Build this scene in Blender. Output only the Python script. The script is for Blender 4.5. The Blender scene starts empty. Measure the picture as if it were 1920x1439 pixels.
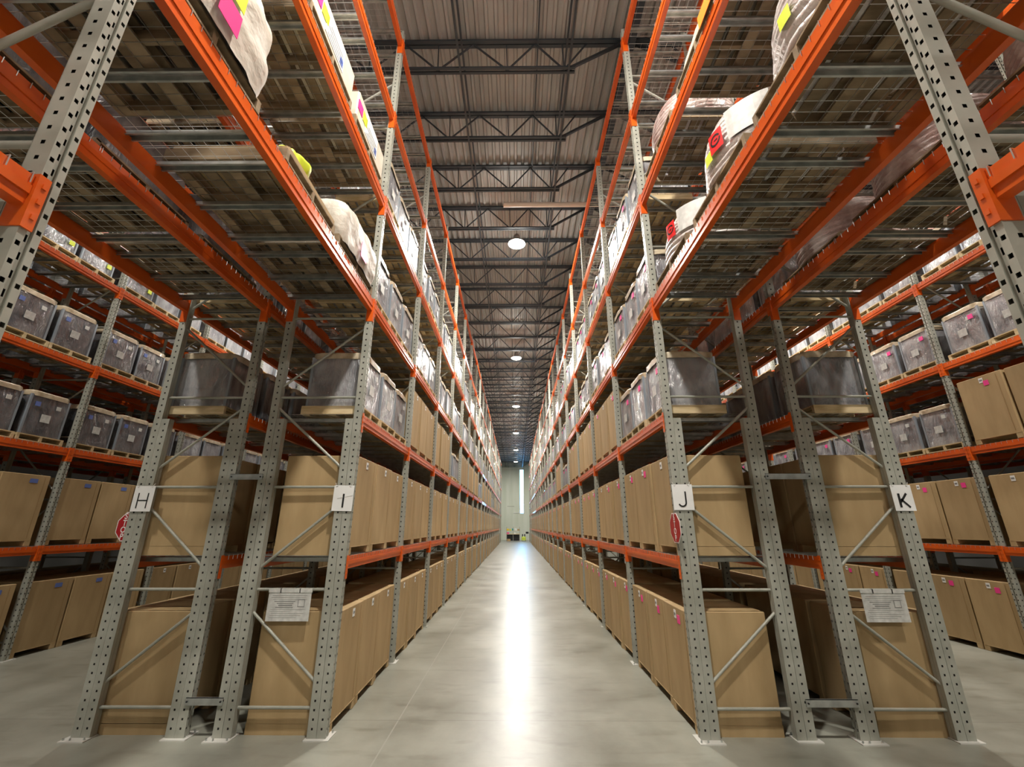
import bpy, math, random
from mathutils import Vector, Matrix, noise
random.seed(7)
S = bpy.context.scene
C = S.collection
PI = math.pi

# ---------------------------------------------------------------- camera, world, exposure, lamps
cam = bpy.data.cameras.new('camera'); co = bpy.data.objects.new('camera', cam); C.objects.link(co)
co.location = (0, 0, 2.1252); co.rotation_euler = (PI/2 + .3168, 0, .0079)
cam.sensor_fit = 'HORIZONTAL'; cam.sensor_width = 36; cam.lens = 813.5/1920*36
cam.clip_start = .05; cam.clip_end = 200
S.camera = co
w = bpy.data.worlds.new('world'); S.world = w; w.use_nodes = True
w.node_tree.nodes['Background'].inputs[0].default_value = (.55, .68, .85, 1)
w.node_tree.nodes['Background'].inputs[1].default_value = .3
S.view_settings.view_transform = 'Standard'; S.view_settings.look = 'None'
S.view_settings.gamma = 1; S.view_settings.use_curve_mapping = False
S.view_settings.exposure = .24
try:
    S.cycles.max_bounces = 7; S.cycles.diffuse_bounces = 2; S.cycles.glossy_bounces = 3
    S.cycles.transparent_max_bounces = 16; S.cycles.sample_clamp_indirect = 6
except Exception:
    pass
LAMP_Y = [12.04 + 10.15*k for k in range(-2, 6)]
LAMP_X = [(.06, 'centre aisle'), (-6.55, 'left aisle'), (6.6, 'right aisle')]
LAMP_W = 620
LAMP_UP = 92
LAMP_Z = 10.86

# ---------------------------------------------------------------- materials
def mat(name, col, rough=.5, metal=0, build=None, coat=0, spec=.5):
    m = bpy.data.materials.new(name); m.use_nodes = True
    nt = m.node_tree; b = nt.nodes['Principled BSDF']
    b.inputs['Base Color'].default_value = (*col, 1)
    b.inputs['Roughness'].default_value = rough
    b.inputs['Metallic'].default_value = metal
    b.inputs['Coat Weight'].default_value = coat
    b.inputs['Specular IOR Level'].default_value = spec
    if build: build(nt, b)
    return m

def N(nt, t, **k):
    n = nt.nodes.new(t)
    for a, v in k.items():
        if hasattr(n, a): setattr(n, a, v)
        else: n.inputs[a].default_value = v
    return n

def coords(nt, kind='Object', scale=(1, 1, 1), rot=(0, 0, 0)):
    tc = N(nt, 'ShaderNodeTexCoord'); mp = N(nt, 'ShaderNodeMapping')
    mp.inputs['Scale'].default_value = scale; mp.inputs['Rotation'].default_value = rot
    nt.links.new(tc.outputs[kind], mp.inputs['Vector'])
    return mp.outputs['Vector']

def mixcol(nt, fac, a, b, lo=.35, hi=.65):
    r = N(nt, 'ShaderNodeValToRGB')
    r.color_ramp.elements[0].position = lo; r.color_ramp.elements[0].color = (*a, 1)
    r.color_ramp.elements[1].position = hi; r.color_ramp.elements[1].color = (*b, 1)
    nt.links.new(fac, r.inputs[0])
    return r.outputs[0]

def noisy(a, b, scale=(1, 1, 1), s=4, detail=4, bump=0, lo=.35, hi=.65, rnd=.0, kind='Object', bscale=None):
    def f(nt, bs):
        v = coords(nt, kind, scale)
        n = N(nt, 'ShaderNodeTexNoise'); n.inputs['Scale'].default_value = s; n.inputs['Detail'].default_value = detail
        nt.links.new(v, n.inputs['Vector'])
        c = mixcol(nt, n.outputs['Fac'], a, b, lo, hi)
        if rnd:
            oi = N(nt, 'ShaderNodeObjectInfo'); mr = N(nt, 'ShaderNodeMapRange')
            mr.inputs['To Min'].default_value = 1 - rnd; mr.inputs['To Max'].default_value = 1 + rnd
            nt.links.new(oi.outputs['Random'], mr.inputs['Value'])
            h = N(nt, 'ShaderNodeHueSaturation'); nt.links.new(mr.outputs[0], h.inputs['Value']); nt.links.new(c, h.inputs['Color'])
            c = h.outputs[0]
        nt.links.new(c, bs.inputs['Base Color'])
        if bump:
            n2 = n
            if bscale:
                n2 = N(nt, 'ShaderNodeTexNoise'); n2.inputs['Scale'].default_value = bscale; n2.inputs['Detail'].default_value = 3
                nt.links.new(v, n2.inputs['Vector'])
            bp = N(nt, 'ShaderNodeBump'); bp.inputs['Strength'].default_value = bump; bp.inputs['Distance'].default_value = .02
            nt.links.new(n2.outputs['Fac'], bp.inputs['Height']); nt.links.new(bp.outputs[0], bs.inputs['Normal'])
    return f

ORANGE = mat('orange powder coat', (.78, .12, .012), .33, 0, noisy((.68, .095, .006), (.78, .128, .010), s=3), coat=.25)
GREY = mat('grey painted steel', (.38, .385, .33), .42, .1, noisy((.34, .345, .29), (.42, .42, .36), s=5))
GALV = mat('galvanised steel', (.55, .57, .56), .32, .8, noisy((.42, .44, .43), (.62, .64, .62), s=8))
WIRE = mat('zinc wire', (.55, .56, .54), .35, .7)
PLATE = mat('scuffed foot plate', (.60, .59, .54), .5, .1)
HOLESHADE = mat('shade colour inside the column', (.03, .028, .025), .6, .4)  # near-black standing in for the shade seen through the punched holes
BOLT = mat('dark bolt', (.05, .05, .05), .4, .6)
CARD = mat('cardboard', (.44, .30, .15), .75, 0, noisy((.41, .285, .14), (.48, .34, .175), scale=(1, 1, .25), s=5, rnd=.10, bump=.06, bscale=18), spec=.25)
CARDD = mat('cardboard edge', (.36, .235, .11), .8, 0, spec=.2)
SKID = mat('skid board', (.50, .36, .19), .8, 0, noisy((.42, .29, .14), (.56, .41, .23), s=6), spec=.2)
WOOD = mat('pale pallet wood', (.62, .48, .27), .75, 0, noisy((.50, .37, .19), (.70, .56, .34), scale=(.6, .6, 4), s=5, rnd=.12), spec=.25)
OLDWOOD = mat('weathered pallet wood', (.25, .18, .10), .85, 0, noisy((.20, .145, .085), (.40, .30, .19), scale=(.5, 1.5, 2), s=5, rnd=.15), spec=.2)
LID = mat('lid board under film', (.55, .44, .29), .35, 0, noisy((.44, .34, .21), (.68, .58, .42), s=7, bump=.35, bscale=14), coat=.6)

def film_body(a, b, seed=0):
    def f(nt, bs):
        v = coords(nt, 'Object', (1, 1, .45), (.5, .35, .2))
        n = N(nt, 'ShaderNodeTexNoise'); n.inputs['Scale'].default_value = 3.2; n.inputs['Detail'].default_value = 6; n.inputs['Distortion'].default_value = 1.4
        nt.links.new(v, n.inputs['Vector'])
        oi = N(nt, 'ShaderNodeObjectInfo'); va = N(nt, 'ShaderNodeVectorMath', operation='ADD')
        nt.links.new(v, va.inputs[0]); nt.links.new(oi.outputs['Location'], va.inputs[1]); nt.links.new(va.outputs[0], n.inputs['Vector'])
        c = mixcol(nt, n.outputs['Fac'], a, b, .38, .66)
        nt.links.new(c, bs.inputs['Base Color'])
        n2 = N(nt, 'ShaderNodeTexNoise'); n2.inputs['Scale'].default_value = 11; n2.inputs['Detail'].default_value = 5; n2.inputs['Distortion'].default_value = 2.5
        nt.links.new(va.outputs[0], n2.inputs['Vector'])
        bp = N(nt, 'ShaderNodeBump'); bp.inputs['Strength'].default_value = .5; bp.inputs['Distance'].default_value = .03
        nt.links.new(n2.outputs['Fac'], bp.inputs['Height']); nt.links.new(bp.outputs[0], bs.inputs['Normal'])
        nt.links.new(bp.outputs[0], bs.inputs['Coat Normal'])
    return f
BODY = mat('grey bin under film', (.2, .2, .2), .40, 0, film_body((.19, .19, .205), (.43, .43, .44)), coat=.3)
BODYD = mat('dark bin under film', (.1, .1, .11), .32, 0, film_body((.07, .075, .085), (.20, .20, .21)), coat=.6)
CORNER = mat('bin corner post', (.30, .34, .38), .35, .2)
WHITEBAG = mat('white film wrap', (.7, .66, .6), .32, 0, film_body((.50, .43, .40), (.86, .84, .80)), coat=.6)
PINKBAG = mat('pinkish wrapped coil', (.6, .5, .46), .30, 0, film_body((.40, .28, .25), (.78, .70, .66)), coat=.8)
CANVAS = mat('off white sheet', (.68, .63, .54), .55, 0, noisy((.58, .52, .43), (.76, .72, .64), s=4, bump=.9, bscale=9), spec=.4)
CARTON = mat('pale carton', (.62, .56, .45), .6, 0, noisy((.56, .50, .39), (.68, .62, .5), s=4))
PAPER = mat('white paper', (.86, .86, .84), .55)
PAPERG = mat('printed paper', (.60, .60, .56), .5, 0, noisy((.52, .52, .49), (.68, .68, .64), s=14))
INK = mat('black ink', (.012, .012, .012), .5)
GREYINK = mat('grey print', (.26, .26, .25), .6)
GREYPR = mat('faint print', (.40, .40, .38), .6)
PINK = mat('pink sticker', (.92, .05, .30), .5)
YELLOW = mat('yellow sticker', (.72, .85, .05), .5)
BLUE = mat('blue print', (.12, .18, .48), .5)
GREENST = mat('pale green sticker', (.50, .75, .52), .5)
REDSIGN = mat('red sign face', (.42, .012, .018), .35)
SIGNWHITE = mat('sign white', (.85, .78, .76), .4)
REDLAB = mat('red label', (.75, .03, .03), .4)
ORLAB = mat('orange tag', (.95, .30, .03), .5)
JOIST = mat('dark blue grey joist paint', (.035, .045, .055), .5, 0)
WHITEPIPE = mat('cream pipe paint', (.72, .62, .52), .45)
TIE = mat('cable tie', (.75, .74, .70), .4)

def film_mat():
    m = bpy.data.materials.new('clear stretch film'); m.use_nodes = True; nt = m.node_tree
    nt.nodes.remove(nt.nodes['Principled BSDF']); out = nt.nodes['Material Output']
    t = N(nt, 'ShaderNodeBsdfTransparent'); g = N(nt, 'ShaderNodeBsdfGlossy'); g.inputs['Roughness'].default_value = .12
    g.inputs['Color'].default_value = (.95, .95, .95, 1)
    mx = N(nt, 'ShaderNodeMixShader')
    v = coords(nt, 'Object', (1, 1, .6), (.6, .5, 0))
    n = N(nt, 'ShaderNodeTexNoise'); n.inputs['Scale'].default_value = 6; n.inputs['Detail'].default_value = 4; n.inputs['Distortion'].default_value = 2
    nt.links.new(v, n.inputs['Vector'])
    mr = N(nt, 'ShaderNodeMapRange'); mr.inputs['From Min'].default_value = .3; mr.inputs['From Max'].default_value = .75
    mr.inputs['To Min'].default_value = .03; mr.inputs['To Max'].default_value = .28
    nt.links.new(n.outputs['Fac'], mr.inputs['Value']); nt.links.new(mr.outputs[0], mx.inputs[0])
    bp = N(nt, 'ShaderNodeBump'); bp.inputs['Strength'].default_value = .8; bp.inputs['Distance'].default_value = .03
    nt.links.new(n.outputs['Fac'], bp.inputs['Height']); nt.links.new(bp.outputs[0], g.inputs['Normal'])
    nt.links.new(t.outputs[0], mx.inputs[1]); nt.links.new(g.outputs[0], mx.inputs[2]); nt.links.new(mx.outputs[0], out.inputs[0])
    return m
FILM = film_mat()

def emit(name, col, st):
    m = bpy.data.materials.new(name); m.use_nodes = True; b = m.node_tree.nodes['Principled BSDF']
    b.inputs['Base Color'].default_value = (0, 0, 0, 1)
    b.inputs['Emission Color'].default_value = (*col, 1); b.inputs['Emission Strength'].default_value = st
    return m
DIFF = emit('lit lamp lens', (1, .93, .78), 25)
DAY = emit('daylit glass', (.14, .50, 1), 19)

# floor: sealed concrete with saw cuts at their real places
def floor_nodes(nt, b):
    v = coords(nt, 'Object', (1, .8, 1))
    n = N(nt, 'ShaderNodeTexNoise'); n.inputs['Scale'].default_value = .9; n.inputs['Detail'].default_value = 9; n.inputs['Roughness'].default_value = .62
    nt.links.new(v, n.inputs['Vector'])
    c = mixcol(nt, n.outputs['Fac'], (.22, .22, .18), (.34, .34, .285), .36, .64)
    n3 = N(nt, 'ShaderNodeTexNoise'); n3.inputs['Scale'].default_value = 3.1; n3.inputs['Detail'].default_value = 6
    v3 = coords(nt, 'Object', (.5, 1.6, 1)); nt.links.new(v3, n3.inputs['Vector'])
    dk = mixcol(nt, n3.outputs['Fac'], (.78, .77, .74), (1, 1, 1), .28, .45)
    mul = N(nt, 'ShaderNodeMix', data_type='RGBA', blend_type='MULTIPLY'); mul.inputs[0].default_value = 1
    nt.links.new(c, mul.inputs[6]); nt.links.new(dk, mul.inputs[7])
    sp = N(nt, 'ShaderNodeSeparateXYZ'); tc = N(nt, 'ShaderNodeTexCoord'); nt.links.new(tc.outputs['Object'], sp.inputs[0])
    cur = mul.outputs[2]
    def line(axis, pos, half, col, cur):
        a = N(nt, 'ShaderNodeMath', operation='SUBTRACT'); a.inputs[1].default_value = pos; nt.links.new(sp.outputs[axis], a.inputs[0])
        ab = N(nt, 'ShaderNodeMath', operation='ABSOLUTE'); nt.links.new(a.outputs[0], ab.inputs[0])
        lt = N(nt, 'ShaderNodeMath', operation='LESS_THAN'); lt.inputs[1].default_value = half; nt.links.new(ab.outputs[0], lt.inputs[0])
        mx = N(nt, 'ShaderNodeMix', data_type='RGBA'); nt.links.new(lt.outputs[0], mx.inputs[0]); nt.links.new(cur, mx.inputs[6]); mx.inputs[7].default_value = (*col, 1)
        return mx.outputs[2]
    cur = line(0, -1.352, .006, (.44, .435, .38), cur)
    cur = line(0, -1.352, .0018, (.20, .20, .18), cur)
    for y in (5.93, 15.1, 24.2, 33.3):
        cur = line(1, y, .004, (.16, .155, .13), cur)
    nt.links.new(cur, b.inputs['Base Color'])
    mr = N(nt, 'ShaderNodeMapRange'); mr.inputs['To Min'].default_value = .22; mr.inputs['To Max'].default_value = .44
    nt.links.new(n.outputs['Fac'], mr.inputs['Value']); nt.links.new(mr.outputs[0], b.inputs['Roughness'])
    bp = N(nt, 'ShaderNodeBump'); bp.inputs['Strength'].default_value = .08; bp.inputs['Distance'].default_value = .02
    nt.links.new(n3.outputs['Fac'], bp.inputs['Height']); nt.links.new(bp.outputs[0], b.inputs['Normal'])
FLOOR = mat('sealed concrete floor', (.4, .4, .36), .3, 0, floor_nodes, spec=.6)
ROOF = mat('corrugated roof deck', (.36, .36, .35), .55, .1, noisy((.36, .36, .345), (.46, .455, .435), scale=(.4, .2, 1), s=2, detail=3))
TILT = mat('painted concrete wall', (.70, .75, .62), .7, 0, noisy((.62, .68, .54), (.80, .83, .72), scale=(1, 1, .12), s=1.2, detail=8, lo=.3, hi=.7))
PANEL = mat('plain wall panel', (.25, .25, .23), .8)
LAMPCAN = mat('lamp housing', (.35, .35, .34), .4, .6)
TOOLY = mat('yellow plastic', (.80, .60, .04), .5)
BLACK = mat('black plastic', (.012, .012, .014), .45)
LIME = mat('lime machine paint', (.62, .75, .08), .4)
TEAL = mat('teal plastic', (.05, .30, .28), .5)

# ---------------------------------------------------------------- mesh helpers
class MB:
    def __init__(s): s.v = []; s.f = []; s.m = []; s.ms = []; s.sm = []
    def mi(s, m):
        if m not in s.ms: s.ms.append(m)
        return s.ms.index(m)
    def add(s, vs, fs, m, smooth=False):
        o = len(s.v); s.v += [tuple(v) for v in vs]; k = s.mi(m)
        for f in fs: s.f.append([o+i for i in f]); s.m.append(k); s.sm.append(smooth)
    def box(s, x0, x1, y0, y1, z0, z1, m, skip=''):
        vs = [(x0,y0,z0),(x1,y0,z0),(x1,y1,z0),(x0,y1,z0),(x0,y0,z1),(x1,y0,z1),(x1,y1,z1),(x0,y1,z1)]
        fs = {'b':(0,3,2,1),'t':(4,5,6,7),'s':(0,1,5,4),'e':(1,2,6,5),'n':(2,3,7,6),'w':(3,0,4,7)}
        s.add(vs, [f for k, f in fs.items() if k not in skip], m)
    def bevbox(s, x0, x1, y0, y1, z0, z1, r, m):
        # box with chamfered vertical edges and top edges
        def ring(ix, z):
            a, b, c, d = x0+ix, x1-ix, y0+ix, y1-ix
            return [(a+r,c,z),(b-r,c,z),(b,c+r,z),(b,d-r,z),(b-r,d,z),(a+r,d,z),(a,d-r,z),(a,c+r,z)]
        vs = ring(0, z0) + ring(0, z1-r) + ring(r, z1)
        fs = [tuple(range(7,-1,-1))]
        for L in (0, 8):
            fs += [(L+i, L+(i+1)%8, L+8+(i+1)%8, L+8+i) for i in range(8)]
        fs.append(tuple(range(16, 24)))
        s.add(vs, fs, m)
    def tube(s, p0, p1, r, m, n=6, caps=True, smooth=True):
        p0 = Vector(p0); p1 = Vector(p1); d = (p1-p0)
        if d.length < 1e-6: return
        q = d.to_track_quat('Z', 'Y').to_matrix()
        vs = [p0 + q @ Vector((r*math.cos(2*PI*(i+.5)/n), r*math.sin(2*PI*(i+.5)/n), 0)) for i in range(n)]
        vs += [v + d for v in vs]
        s.add(vs, [(i, (i+1)%n, n+(i+1)%n, n+i) for i in range(n)], m, smooth and n > 4)
        if caps: s.add(vs, [tuple(range(n-1,-1,-1)), tuple(range(n, 2*n))], m)
    def bar(s, p0, p1, w_, h_, m, up=(0, 0, 1)):
        p0 = Vector(p0); p1 = Vector(p1); d = (p1-p0).normalized(); u = Vector(up)
        a = d.cross(u).normalized(); b = a.cross(d).normalized()
        vs = []
        for p in (p0, p1):
            for sa, sb in ((-1,-1),(1,-1),(1,1),(-1,1)): vs.append(p + a*sa*w_/2 + b*sb*h_/2)
        s.add(vs, [(0,3,2,1),(4,5,6,7),(0,1,5,4),(1,2,6,5),(2,3,7,6),(3,0,4,7)], m)
    def merge(s, o, mtx):
        base = len(s.v); s.v += [tuple(mtx @ Vector(v)) for v in o.v]
        km = [s.mi(m) for m in o.ms]
        for f, m, sm in zip(o.f, o.m, o.sm): s.f.append([base+i for i in f]); s.m.append(km[m]); s.sm.append(sm)
    def mesh(s, name):
        me = bpy.data.meshes.new(name); me.from_pydata(s.v, [], s.f)
        for m in s.ms: me.materials.append(m)
        me.polygons.foreach_set('material_index', s.m)
        me.polygons.foreach_set('use_smooth', s.sm)
        me.update(); return me

def ob(name, data, parent=None, loc=(0, 0, 0), rz=0, rot=None):
    if isinstance(data, MB): data = data.mesh(name)
    o = bpy.data.objects.new(name, data); C.objects.link(o)
    o.location = loc; o.rotation_euler = rot if rot else (0, 0, rz)
    if parent: o.parent = parent
    return o
def empty(name, loc, rz=0): return ob(name, None, None, loc, rz)
def tag(o, label=None, cat=None, group=None, kind=None):
    if label: o['label'] = label
    if cat: o['category'] = cat
    if group: o['group'] = group
    if kind: o['kind'] = kind
    return o
def struct(name, mb, **k):
    o = ob(name, mb, **k); o['kind'] = 'structure'; return o

# ---------------------------------------------------------------- rack geometry
D = 5.485; BAY = 2.6525; DEP = 1.195; PW = .085; PD = .10; HT = 10.62; PITCH = .084
LEV = [1.765, 3.50, 5.15, 6.93, 8.66, 10.38]
FR = {-3: 1.485-2*BAY, -2: 1.485-BAY, -1: 1.485}
for k in range(0, 20): FR[k] = D + k*BAY
FR[20] = FR[19] + 4.0; FR[21] = FR[20] + BAY
# bay b runs from frame b to frame b+1; bays -1 and 19 are tunnels over a cross aisle
TUN = (-1, 19)

def plate(mb, org, u, v, wu, hv, cols, hw, hh, z0, m, pitch=PITCH, off=0):
    """sheet of width wu, height hv, punched with holes: cols = centres across; real openings"""
    us = [0]
    for c in sorted(cols): us += [c-hw, c+hw]
    us.append(wu)
    vs = [0.]; k = 0; zc = z0 + off
    while zc + hh < hv: vs += [zc-hh, zc+hh]; zc += pitch
    vs.append(hv)
    nU = len(us); P = []
    for b in vs:
        for a in us: P.append(Vector(org) + Vector(u)*a + Vector(v)*b)
    F = []
    for j in range(len(vs)-1):
        for i in range(nU-1):
            if i % 2 == 1 and j % 2 == 1: continue
            F.append((j*nU+i, j*nU+i+1, (j+1)*nU+i+1, (j+1)*nU+i))
    # solid strips between hole rows are merged per column already
    mb.add(P, F, m)

def post_mb(h, z0=.094):
    """C-section column, open towards +x; face at x=0 looks at the aisle"""
    mb = MB(); y = PW/2
    # aisle face: two punched strips with a slotted groove rolled between them
    for a in (-y, .0125): plate(mb, (0, a, 0), (0, 1, 0), (0, 0, 1), .030, h, [.015], .0085, .0105, z0, GREY)
    plate(mb, (.014, -.0125, 0), (0, 1, 0), (0, 0, 1), .025, h, [.0125], .006, .017, z0, GREY, off=.042)
    for a in (-.0125, .0125): mb.add([(0, a, 0), (.014, a, 0), (.014, a, h), (0, a, h)], [(0, 1, 2, 3)], GREY)
    for s in (-1, 1):
        plate(mb, (0, s*y, 0), (1, 0, 0), (0, 0, 1), PD, h, [.052], .0095, .0105, z0, GREY)
        mb.box(PD-.003, PD, s*y - (.041 if s > 0 else 0), s*y + (.041 if s < 0 else 0), 0, h, GREY)
        mb.box(.018, PD-.006, *sorted((s*(y-.009), s*(y-.012))), 0, h, HOLESHADE)   # dark strip added behind the holes, shade put into its colour
    return mb
def post_simple(mb, x0, x1, h):
    y = PW/2
    mb.box(x0, x1, -y, y, 0, h, GREY)
    z = .05
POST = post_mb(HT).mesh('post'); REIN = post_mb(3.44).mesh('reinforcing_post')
def foot_mb():
    mb = MB(); mb.box(-.045, .22, -.135, .09, 0, .010, PLATE)
    for x, yy in ((-.02, -.10), (.05, -.10), (.19, -.09)): mb.tube((x, yy, .009), (x, yy, .03), .009, GALV, 6)
    return mb
FOOT = foot_mb().mesh('foot_plate')
ZB = [.27 + 1.155*k for k in range(9)]
def lattice(mb, r=.0175):
    xa, xb = .10, DEP-.10
    for z in ZB: mb.tube((xa-.03, 0, z), (xb+.03, 0, z), r, GREY, 6)
    out = True
    for k in range(8):
        za, zb = ZB[k]+.14, ZB[k+1]-.14
        if out: mb.tube((xa-.02, .0, za), (xb+.02, .0, zb), r, GREY, 6)
        else: mb.tube((xb+.02, .0, za), (xa-.02, .0, zb), r, GREY, 6)
        out = not out
LAT = MB(); lattice(LAT); LATM = LAT.mesh('bracing')
FS = MB()   # far frame: same outline in one mesh, dark punched dots kept as insets
for x0, x1 in ((0, PD), (DEP-PD, DEP)):
    post_simple(FS, x0, x1, HT)
    FS.box(x0-.04 if x0 == 0 else x0-.06, x1+.06 if x0 == 0 else x1+.04, -.08, .08, 0, .008, GREY)
lattice(FS)
for k in range(20, int(HT/PITCH)): pass
FAR_FRAME = FS.mesh('upright_frame_far')
MF = MB()   # middle distance frame with real punched posts in one mesh
for o_, mir in ((0, 1), (DEP, -1)):
    p = post_mb(HT); MF.merge(p, Matrix.Translation((o_, 0, 0)) @ Matrix.Scale(mir, 4, (1, 0, 0)))
    MF.box(-.04 if mir > 0 else DEP-.16, .16 if mir > 0 else DEP+.04, -.09, .09, 0, .008, GREY)
lattice(MF)
MID_FRAME = MF.mesh('upright_frame')

def beam_mb(L, h=.125, conn=.245, tall=0):
    """step beam, long axis y, front face at x=-.0, top at z=0"""
    mb = MB(); l = L/2 - PW/2
    mb.box(.012, .048, -l, l, -h, .012, ORANGE)
    mb.box(.048, .074, -l, l, -h, -.03, ORANGE)
    mb.box(.004, .012, -l, l, -h*.62, -h*.30, ORANGE)
    for s in (-1, 1):
        y0, y1 = sorted((s*l, s*(l+.0405)))
        mb.box(-.008, 0, y0, y1, .015-conn, .025, ORANGE)
        y2, y3 = sorted((s*l, s*(l-.006)))
        mb.box(-.008, .085, y2, y3, .015-conn, .025, ORANGE)
        for zz in (-.02, -.095, -.17): mb.box(-.013, -.008, *sorted((s*(l+.014), s*(l+.03))), zz-.012, zz+.01, ORANGE)
    return mb
BEAM = {'std': beam_mb(BAY).mesh('load_beam'), 'tun': beam_mb(4.0, .165, .34).mesh('load_beam_long')}
def deck_mb(L, panels, fine=True):
    mb = MB(); l = L/2 - PW/2 - .01; pw = 2*l/panels
    for p in range(panels):
        c = -l + pw*(p+.5)
        for q in (-.38, 0, .38):
            yc = c + q*pw
            # galvanised flanged channel running across the rack, opening down
            mb.box(.05, DEP-.05, yc-.028, yc+.028, -.010, -.006, GALV)
            mb.box(.05, DEP-.05, yc-.028, yc-.024, -.052, -.008, GALV)
            mb.box(.05, DEP-.05, yc+.024, yc+.028, -.052, -.008, GALV)
            mb.box(.05, DEP-.05, yc-.040, yc-.026, -.054, -.050, GALV)
            mb.box(.05, DEP-.05, yc+.026, yc+.040, -.054, -.050, GALV)
        if fine:
            n = int(pw/.088)
            for i in range(n+1):
                yy = c - pw/2 + .01 + (pw-.02)*i/n
                mb.tube((.016, yy, .018), (DEP-.016, yy, .018), .0028, WIRE, 3, caps=False, smooth=False)
                mb.tube((.006, yy, .022), (.006, yy, -.030), .003, WIRE, 3, smooth=False)
                mb.tube((.006, yy, .020), (.016, yy, .018), .003, WIRE, 3, caps=False, smooth=False)
                mb.tube((DEP-.006, yy, .022), (DEP-.006, yy, -.030), .003, WIRE, 3, smooth=False)
            for i in range(11):
                xx = .03 + (DEP-.06)*i/10
                mb.tube((xx, c-pw/2+.008, .013), (xx, c+pw/2-.008, .013), .0028, WIRE, 3, caps=False, smooth=False)
        else:
            n = int(pw/.13)
            for i in range(n+1):
                yy = c - pw/2 + .01 + (pw-.02)*i/n
                mb.box(.01, DEP-.01, yy-.003, yy+.003, .012, .018, WIRE)
            for i in range(7):
                xx = .03 + (DEP-.06)*i/6
                mb.box(xx-.003, xx+.003, c-pw/2+.008, c+pw/2-.008, .010, .014, WIRE)
    return mb
DK = {'std': deck_mb(BAY, 2), 'tun': deck_mb(4.0, 3), 'far': deck_mb(BAY, 2, False), 'fartun': deck_mb(4.0, 3, False)}
DECK = {k: v.mesh('wire_deck') for k, v in DK.items()}

CAM = Vector((0, 0, 2.125))
ORD = ['first', 'second', 'third', 'fourth', 'fifth', 'sixth', 'seventh', 'eighth', 'ninth', 'tenth', 'eleventh', 'twelfth', 'thirteenth',
       'fourteenth', 'fifteenth', 'sixteenth', 'seventeenth', 'eighteenth', 'nineteenth', 'twentieth', 'last']

# rows: name, outer edge x, direction into the rack (+1/-1), first bay, last bay, label
ROWS = {
 'H': (-4.675, 1, -3, 9, 'grey and orange pallet rack signed H, left of rack I, facing the left aisle'),
 'I': (-1.99, -1, -3, 20, 'grey and orange pallet rack signed I along the left of the centre aisle'),
 'J': (1.92, 1, -3, 20, 'grey and orange pallet rack signed J along the right of the centre aisle'),
 'K': (4.76, -1, -3, 9, 'grey and orange pallet rack signed K, right of rack J, facing the right aisle'),
 'G': (-8.40, -1, -1, 9, 'far left orange and grey pallet rack across the left aisle'),
 'L': (8.42, 1, -1, 9, 'far right orange and grey pallet rack across the right aisle'),
 'F': (-11.10, 1, -1, 5, 'shadowed orange rack standing back to back behind the far left rack'),
 'M': (11.13, -1, -1, 5, 'shadowed orange rack standing back to back behind the far right rack'),
}
def levels_of(b): return range(2, 6) if b in TUN else range(0, 6)
RACK = {}
for R, (xo, dr, b0, b1, lab) in ROWS.items():
    root = empty('pallet_rack', (xo, D, 0)); RACK[R] = root
    tag(root, lab, 'pallet rack', 'long pallet racks beside the aisles')
    rz = 0 if dr > 0 else PI
    back = R in 'FM'
    # frames
    for k in range(b0, b1+2):
        y = FR[k]-D
        if -1 <= k <= 1 and not back:
            fr = ob('upright_frame', LATM, root, (0, y, 0), rz)
            ob('post', POST, fr)
            p = ob('post', POST, fr, (DEP, 0, 0), PI)
            ob('foot_plate', FOOT, fr); ob('foot_plate', FOOT, fr, (DEP, 0, 0), PI)
            if k in (-1, 0):
                q = ob('reinforcing_post', REIN, fr, (PD+.002, 0, 0)); q = ob('reinforcing_post', REIN, fr, (DEP-PD-.002, 0, 0), PI)
        else:
            ob('upright_frame', MID_FRAME if k <= 8 and not back else FAR_FRAME, root, (0, y, 0), rz)
    # beams and decks: the hundred nearest as parts of their own, the rest of each as one
    bl = []; dl = []
    for b in range(b0, b1+1):
        yc = (FR[b]+FR[b+1])/2 - D; t = b in TUN
        for l in levels_of(b):
            z = LEV[l]
            for side in (0, 1):
                bl.append((b, yc, z, side, t))
            if not back or l < 4: dl.append((b, yc, z, t))
    dist = lambda yc, z: (Vector((xo, D+yc, z)) - CAM).length + (25 if D+yc < -1 else 0)
    bl.sort(key=lambda e: dist(e[1], e[2])); dl.sort(key=lambda e: dist(e[1], e[2]))
    rest = MB()
    def bm(e):
        b, yc, z, side, t = e
        if side == 0: return (0, yc, z), rz
        return (dr*DEP, yc, z), rz + PI
    for i, e in enumerate(bl):
        loc, r = bm(e)
        if i < 100: ob('load_beam', BEAM['tun' if e[4] else 'std'], root, loc, r)
        else:
            mb_ = MB(); L = (4.0 if e[4] else BAY)/2-PW/2
            mb_.box(.012, .06, -L, L, -.125, .012, ORANGE)
            for s in (-1, 1): mb_.box(-.008, 0, *sorted((s*L, s*(L+.0405))), -.23, .025, ORANGE)
            rest.merge(mb_, Matrix.Translation(loc) @ Matrix.Rotation(r, 4, 'Z'))
    if rest.v: tag(ob('load_beam', rest, root), kind='stuff')
    rest = MB()
    for i, e in enumerate(dl):
        b, yc, z, t = e
        far = D+yc > 22 or back
        key = ('fartun' if t else 'far') if far else ('tun' if t else 'std')
        if i < 100: ob('wire_deck', DECK[key], root, (0, yc, z), rz)
        else: rest.merge(DK['fartun' if t else 'far'], Matrix.Translation((0, yc, z)) @ Matrix.Rotation(rz, 4, 'Z'))
    if rest.v: tag(ob('wire_deck', rest, root), kind='stuff')
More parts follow.
